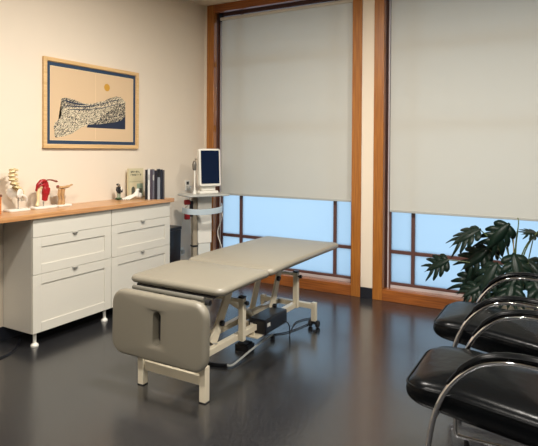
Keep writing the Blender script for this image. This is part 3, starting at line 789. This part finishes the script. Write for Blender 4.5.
# ------------------------------------------------------------------ monitor cart
CX, CY = .387, -.57
t = thing('monitor_cart', 'pale grey wheeled equipment cart standing in the room corner', 'cart', (CX, CY, 0), R(60))
bx('column', (-.028, .120, .00, .09, .46, .935), M['plastic'], t, bevel=.006)
bx('lower_column', (-.020, .110, .005, .085, .07, .459), mat('off_white_panel', srgb(206, 208, 202), .45), t, bevel=.006)
bx('column_rail', (-.075, -.030, .01, .07, .07, .925), M['taupep'], t, bevel=.006)
bx('rail_clip', (-.079, -.027, .004, .076, .43, .445), M['black'], t, bevel=.002)
bm = B(); pad(bm, .46, .32, .016, .05, .006, fn=lambda x, y, z: (x+.035, y+.01, z+.944)); obj('top_tray', bm, M['greyp'], t)
bm = B(); hp = [(-.19, .02, .80), (-.17, -.10, .795), (-.06, -.16, .79), (.07, -.165, .795), (.17, -.13, .805), (.22, -.03, .83)]
for k in (0,):
    P = catmull(hp, 6); vs = []
    for p in P: vs.append([bm.verts.new(p+Vector((0, 0, dz))) for dz in (-.028, .028)]+[bm.verts.new(p*1+Vector((-p.x*.04, .012, dz))) for dz in (.028, -.028)])
    for a, b in zip(vs, vs[1:]):
        for j in range(4): bm.faces.new((a[j], a[(j+1) % 4], b[(j+1) % 4], b[j]))
    bm.faces.new(vs[0]); bm.faces.new(vs[-1][::-1])
obj('curved_handle', bm, M['blueg'], t, ang=60, bevel=.003)
bx('handle_bracket', [(-.06, -.03, -.155, .012, .785, .80), (.09, .115, -.145, .002, .79, .805)], M['greyp'], t, bevel=.002)
bm = B()
for a in range(5):
    an = 2*PI*a/5+.3; bar(bm, (.03, .04, .075), (.03+.18*math.cos(an), .04+.18*math.sin(an), .058), .045, .025)
obj('base_legs', bm, M['greyp'], t, bevel=.004)
for a in range(5):
    an = 2*PI*a/5+.3; x, y = .03+.175*math.cos(an), .04+.175*math.sin(an)
    bm = B(); lathe(bm, [(.010, -.012), (.024, -.012), (.026, 0), (.024, .012), (.010, .012)], (x, y, .026), 16, axis=Matrix.Rotation(R(90), 3, 'Y')); tube(bm, [(x, y, .026), (x, y, .055)], .008, 8)
    obj('castor', bm, M['rubber'], t)
# handpiece standing in its holder on the tray
hx = -.058
hs = thing('handpiece', 'grey handpiece in its tall holder left of the screen', 'medical handpiece', (CX, CY, .9525), R(60))
bm = B(); lathe(bm, [(.020, 0), (.018, .02), (.008, .05), (.007, .26)], (hx, .02, 0), 14); obj('holder_stem', bm, M['plastic'], hs)
bm = B(); lathe(bm, [(.008, 0), (.020, .010), (.022, .06), (.016, .085), (.006, .095)], (hx-.004, .018, .235), 14); obj('probe', bm, mat('gunmetal_probe', srgb(120, 116, 108), .3, metal=.5), hs)
bm = B(); blob(bm, (hx+.012, .02, .345), .012, .012, .012); tube(bm, [(hx, .02, .31), (hx+.012, .02, .345)], .005, 8); obj('probe_tip', bm, M['taupep'], hs)
# screen unit on the tray
mn = thing('monitor', 'white portrait touch monitor with a dark screen on the cart tray', 'monitor', (CX, CY, .9525), R(60))
tl = R(4)
mt = Matrix.Rotation(-tl, 3, 'X')
def ml(x, y, z):
    v = mt @ Vector((x, y, z)); return (v.x+.085, v.y-.02, v.z+.075)
bm = B(); pad(bm, .232, .375, .052, .022, .010, fn=lambda x, y, z: ml(x, -z, y+.1875)); obj('housing', bm, M['plastic'], mn)
bm = B(); pad(bm, .196, .330, .003, .006, .001, fn=lambda x, y, z: ml(x, -z-.0275, y+.192)); obj('screen', bm, M['screen'], mn)
bm = B(); box(bm, -.025, .18, -.03, .085, 0, .03); box(bm, .005, .155, -.012, .05, .03, .10); obj('monitor_foot', bm, M['plastic'], mn, bevel=.008)
bx('sensor', (.06, .105, -.0445, -.038, .048, .066), M['brownm'], mn, bevel=.002) if False else None
# red clip box behind the cart rail
rb = thing('red_clip_box', 'red and black clip hanging on the left of the cart column', 'clip', (CX, CY, 0), R(60))
bm = B(); pad(bm, .06, .05, .035, .012, .008, fn=lambda x, y, z: (x-.137, z+.02, y+.875)); obj('upper_clip', bm, M['red'], rb)
bm = B(); pad(bm, .055, .08, .035, .012, .008, fn=lambda x, y, z: (x-.136, z+.02, y+.745)); obj('lower_clip', bm, M['red'], rb)
bm = B(); pad(bm, .03, .05, .045, .010, .008, fn=lambda x, y, z: (x-.136, z+.02, y+.81)); obj('white_core', bm, M['plastic'], rb)
bx('mount', (-.108, -.0755, .012, .03, .73, .89), M['black'], rb, bevel=.002)
# cords
def cord(name, label, pts, r=.0035, m='cord'):
    bm = B(); tube(bm, pts, r, 8, smooth=8); return tag(obj(name, bm, M[m]), label, 'cable')
o = thing('wall_socket', 'white wall socket with dark holes above the cart tray', 'socket', (0, -.305, 1.01))
bx('plate', (.0, .010, -.04, .04, -.055, .055), M['plastic'], o, bevel=.003)
bx('outlet', (.0102, .014, -.018, .018, .008, .040), M['black'], o, bevel=.001); bx('plug', (.0102, .05, -.018, .018, -.040, -.006), M['greyp'], o, bevel=.004)
o = thing('wall_socket', 'white low wall socket beside the cabinet end', 'socket', (0, -.44, .315))
bx('plate', (.0, .010, -.075, .075, -.045, .045), M['plastic'], o, bevel=.003)
bx('plug', (.0102, .045, -.05, -.012, -.02, .02), M['plastic'], o, bevel=.004); bx('plug', (.0102, .045, .012, .05, -.02, .02), M['greyp'], o, bevel=.004)
cord('power_cord', 'white cord hanging from the wall socket down to the low socket', [(.05, -.305, .99), (.07, -.33, .93), (.06, -.42, .75), (.05, -.46, .55), (.06, -.48, .40), (.05, -.475, .315)])
cord('cart_cable', 'white cable looping down from the cart handle', [(.46, -.35, .80), (.50, -.36, .72), (.46, -.38, .55), (.50, -.36, .38), (.47, -.33, .2), (.45, -.34, .02), (.40, -.25, .006), (.25, -.12, .006)], .0045)
cord('floor_cable', 'thin dark cable on the floor under the worktop left end', [(.10, -2.35, .006), (.22, -2.46, .006), (.30, -2.62, .006), (.26, -2.9, .006), (.05, -3.2, .006)], .006, 'black')

# black bin between cabinet and cart
t = thing('waste_bin', 'tall narrow black bin between the white cabinet and the cart', 'bin', (.12, -.795, 0))
bm = B(); rings = []
for z, s in ((0, .90), (.02, .93), (.60, 1)):
    rings.append([bm.verts.new((x*s, y*s, z)) for x, y in rrect(.20, .28, .02, 4, 1)])
for a, b in zip(rings, rings[1:]):
    for k in range(len(a)): bm.faces.new((a[k], a[(k+1) % len(a)], b[(k+1) % len(a)], b[k]))
bm.faces.new(rings[0][::-1]); bm.faces.new(rings[-1]); obj('body', bm, M['black'], t)
bm = B(); pad(bm, .208, .288, .03, .02, .006, fn=lambda x, y, z: (x, y, z+.616)); obj('lid', bm, M['black'], t)

# ------------------------------------------------------------------ world, camera
w = bpy.data.worlds.new('World'); bpy.context.scene.world = w; w.use_nodes = True
nt = w.node_tree; bg = nt.nodes['Background']
tc = nt.nodes.new('ShaderNodeTexCoord'); sp = nt.nodes.new('ShaderNodeSeparateXYZ'); cr = nt.nodes.new('ShaderNodeValToRGB')
mr = nt.nodes.new('ShaderNodeMapRange'); mr.inputs['From Min'].default_value = -1
cr.color_ramp.elements[0].position = .30; cr.color_ramp.elements[0].color = (.56, .70, .76, 1)
cr.color_ramp.elements[1].position = .75; cr.color_ramp.elements[1].color = (.48, .72, .90, 1)
nt.links.new(tc.outputs['Generated'], sp.inputs[0]); nt.links.new(sp.outputs['Z'], mr.inputs['Value'])
nt.links.new(mr.outputs['Result'], cr.inputs['Fac']); nt.links.new(cr.outputs['Color'], bg.inputs['Color'])
bg.inputs['Strength'].default_value = 1.75

cd = bpy.data.cameras.new('Camera'); cam = bpy.data.objects.new('Camera', cd); C.objects.link(cam)
f_, pi_, ya, ro = 526.757, R(-.572), R(29.748), R(.343)
fw = Vector((-math.sin(ya)*math.cos(pi_), math.cos(ya)*math.cos(pi_), math.sin(pi_)))
r_ = Vector((math.cos(ya), math.sin(ya), 0)); u_ = r_.cross(fw)
r2 = r_*math.cos(ro)+u_*math.sin(ro); u2 = -r_*math.sin(ro)+u_*math.cos(ro)
mw = Matrix((r2, u2, -fw)).transposed().to_4x4(); mw.translation = Vector((3.5672, -4.7742, 1.3930))
cam.matrix_world = mw
cd.sensor_fit = 'HORIZONTAL'; cd.sensor_width = 36; cd.lens = 36*f_/538; cd.shift_y = -67.671/538; cd.clip_start = .05
sc = bpy.context.scene; sc.camera = cam
sc.view_settings.view_transform = 'Standard'; sc.view_settings.look = 'None'; sc.view_settings.gamma = 1
sc.view_settings.use_curve_mapping = False; sc.view_settings.exposure = 0.18
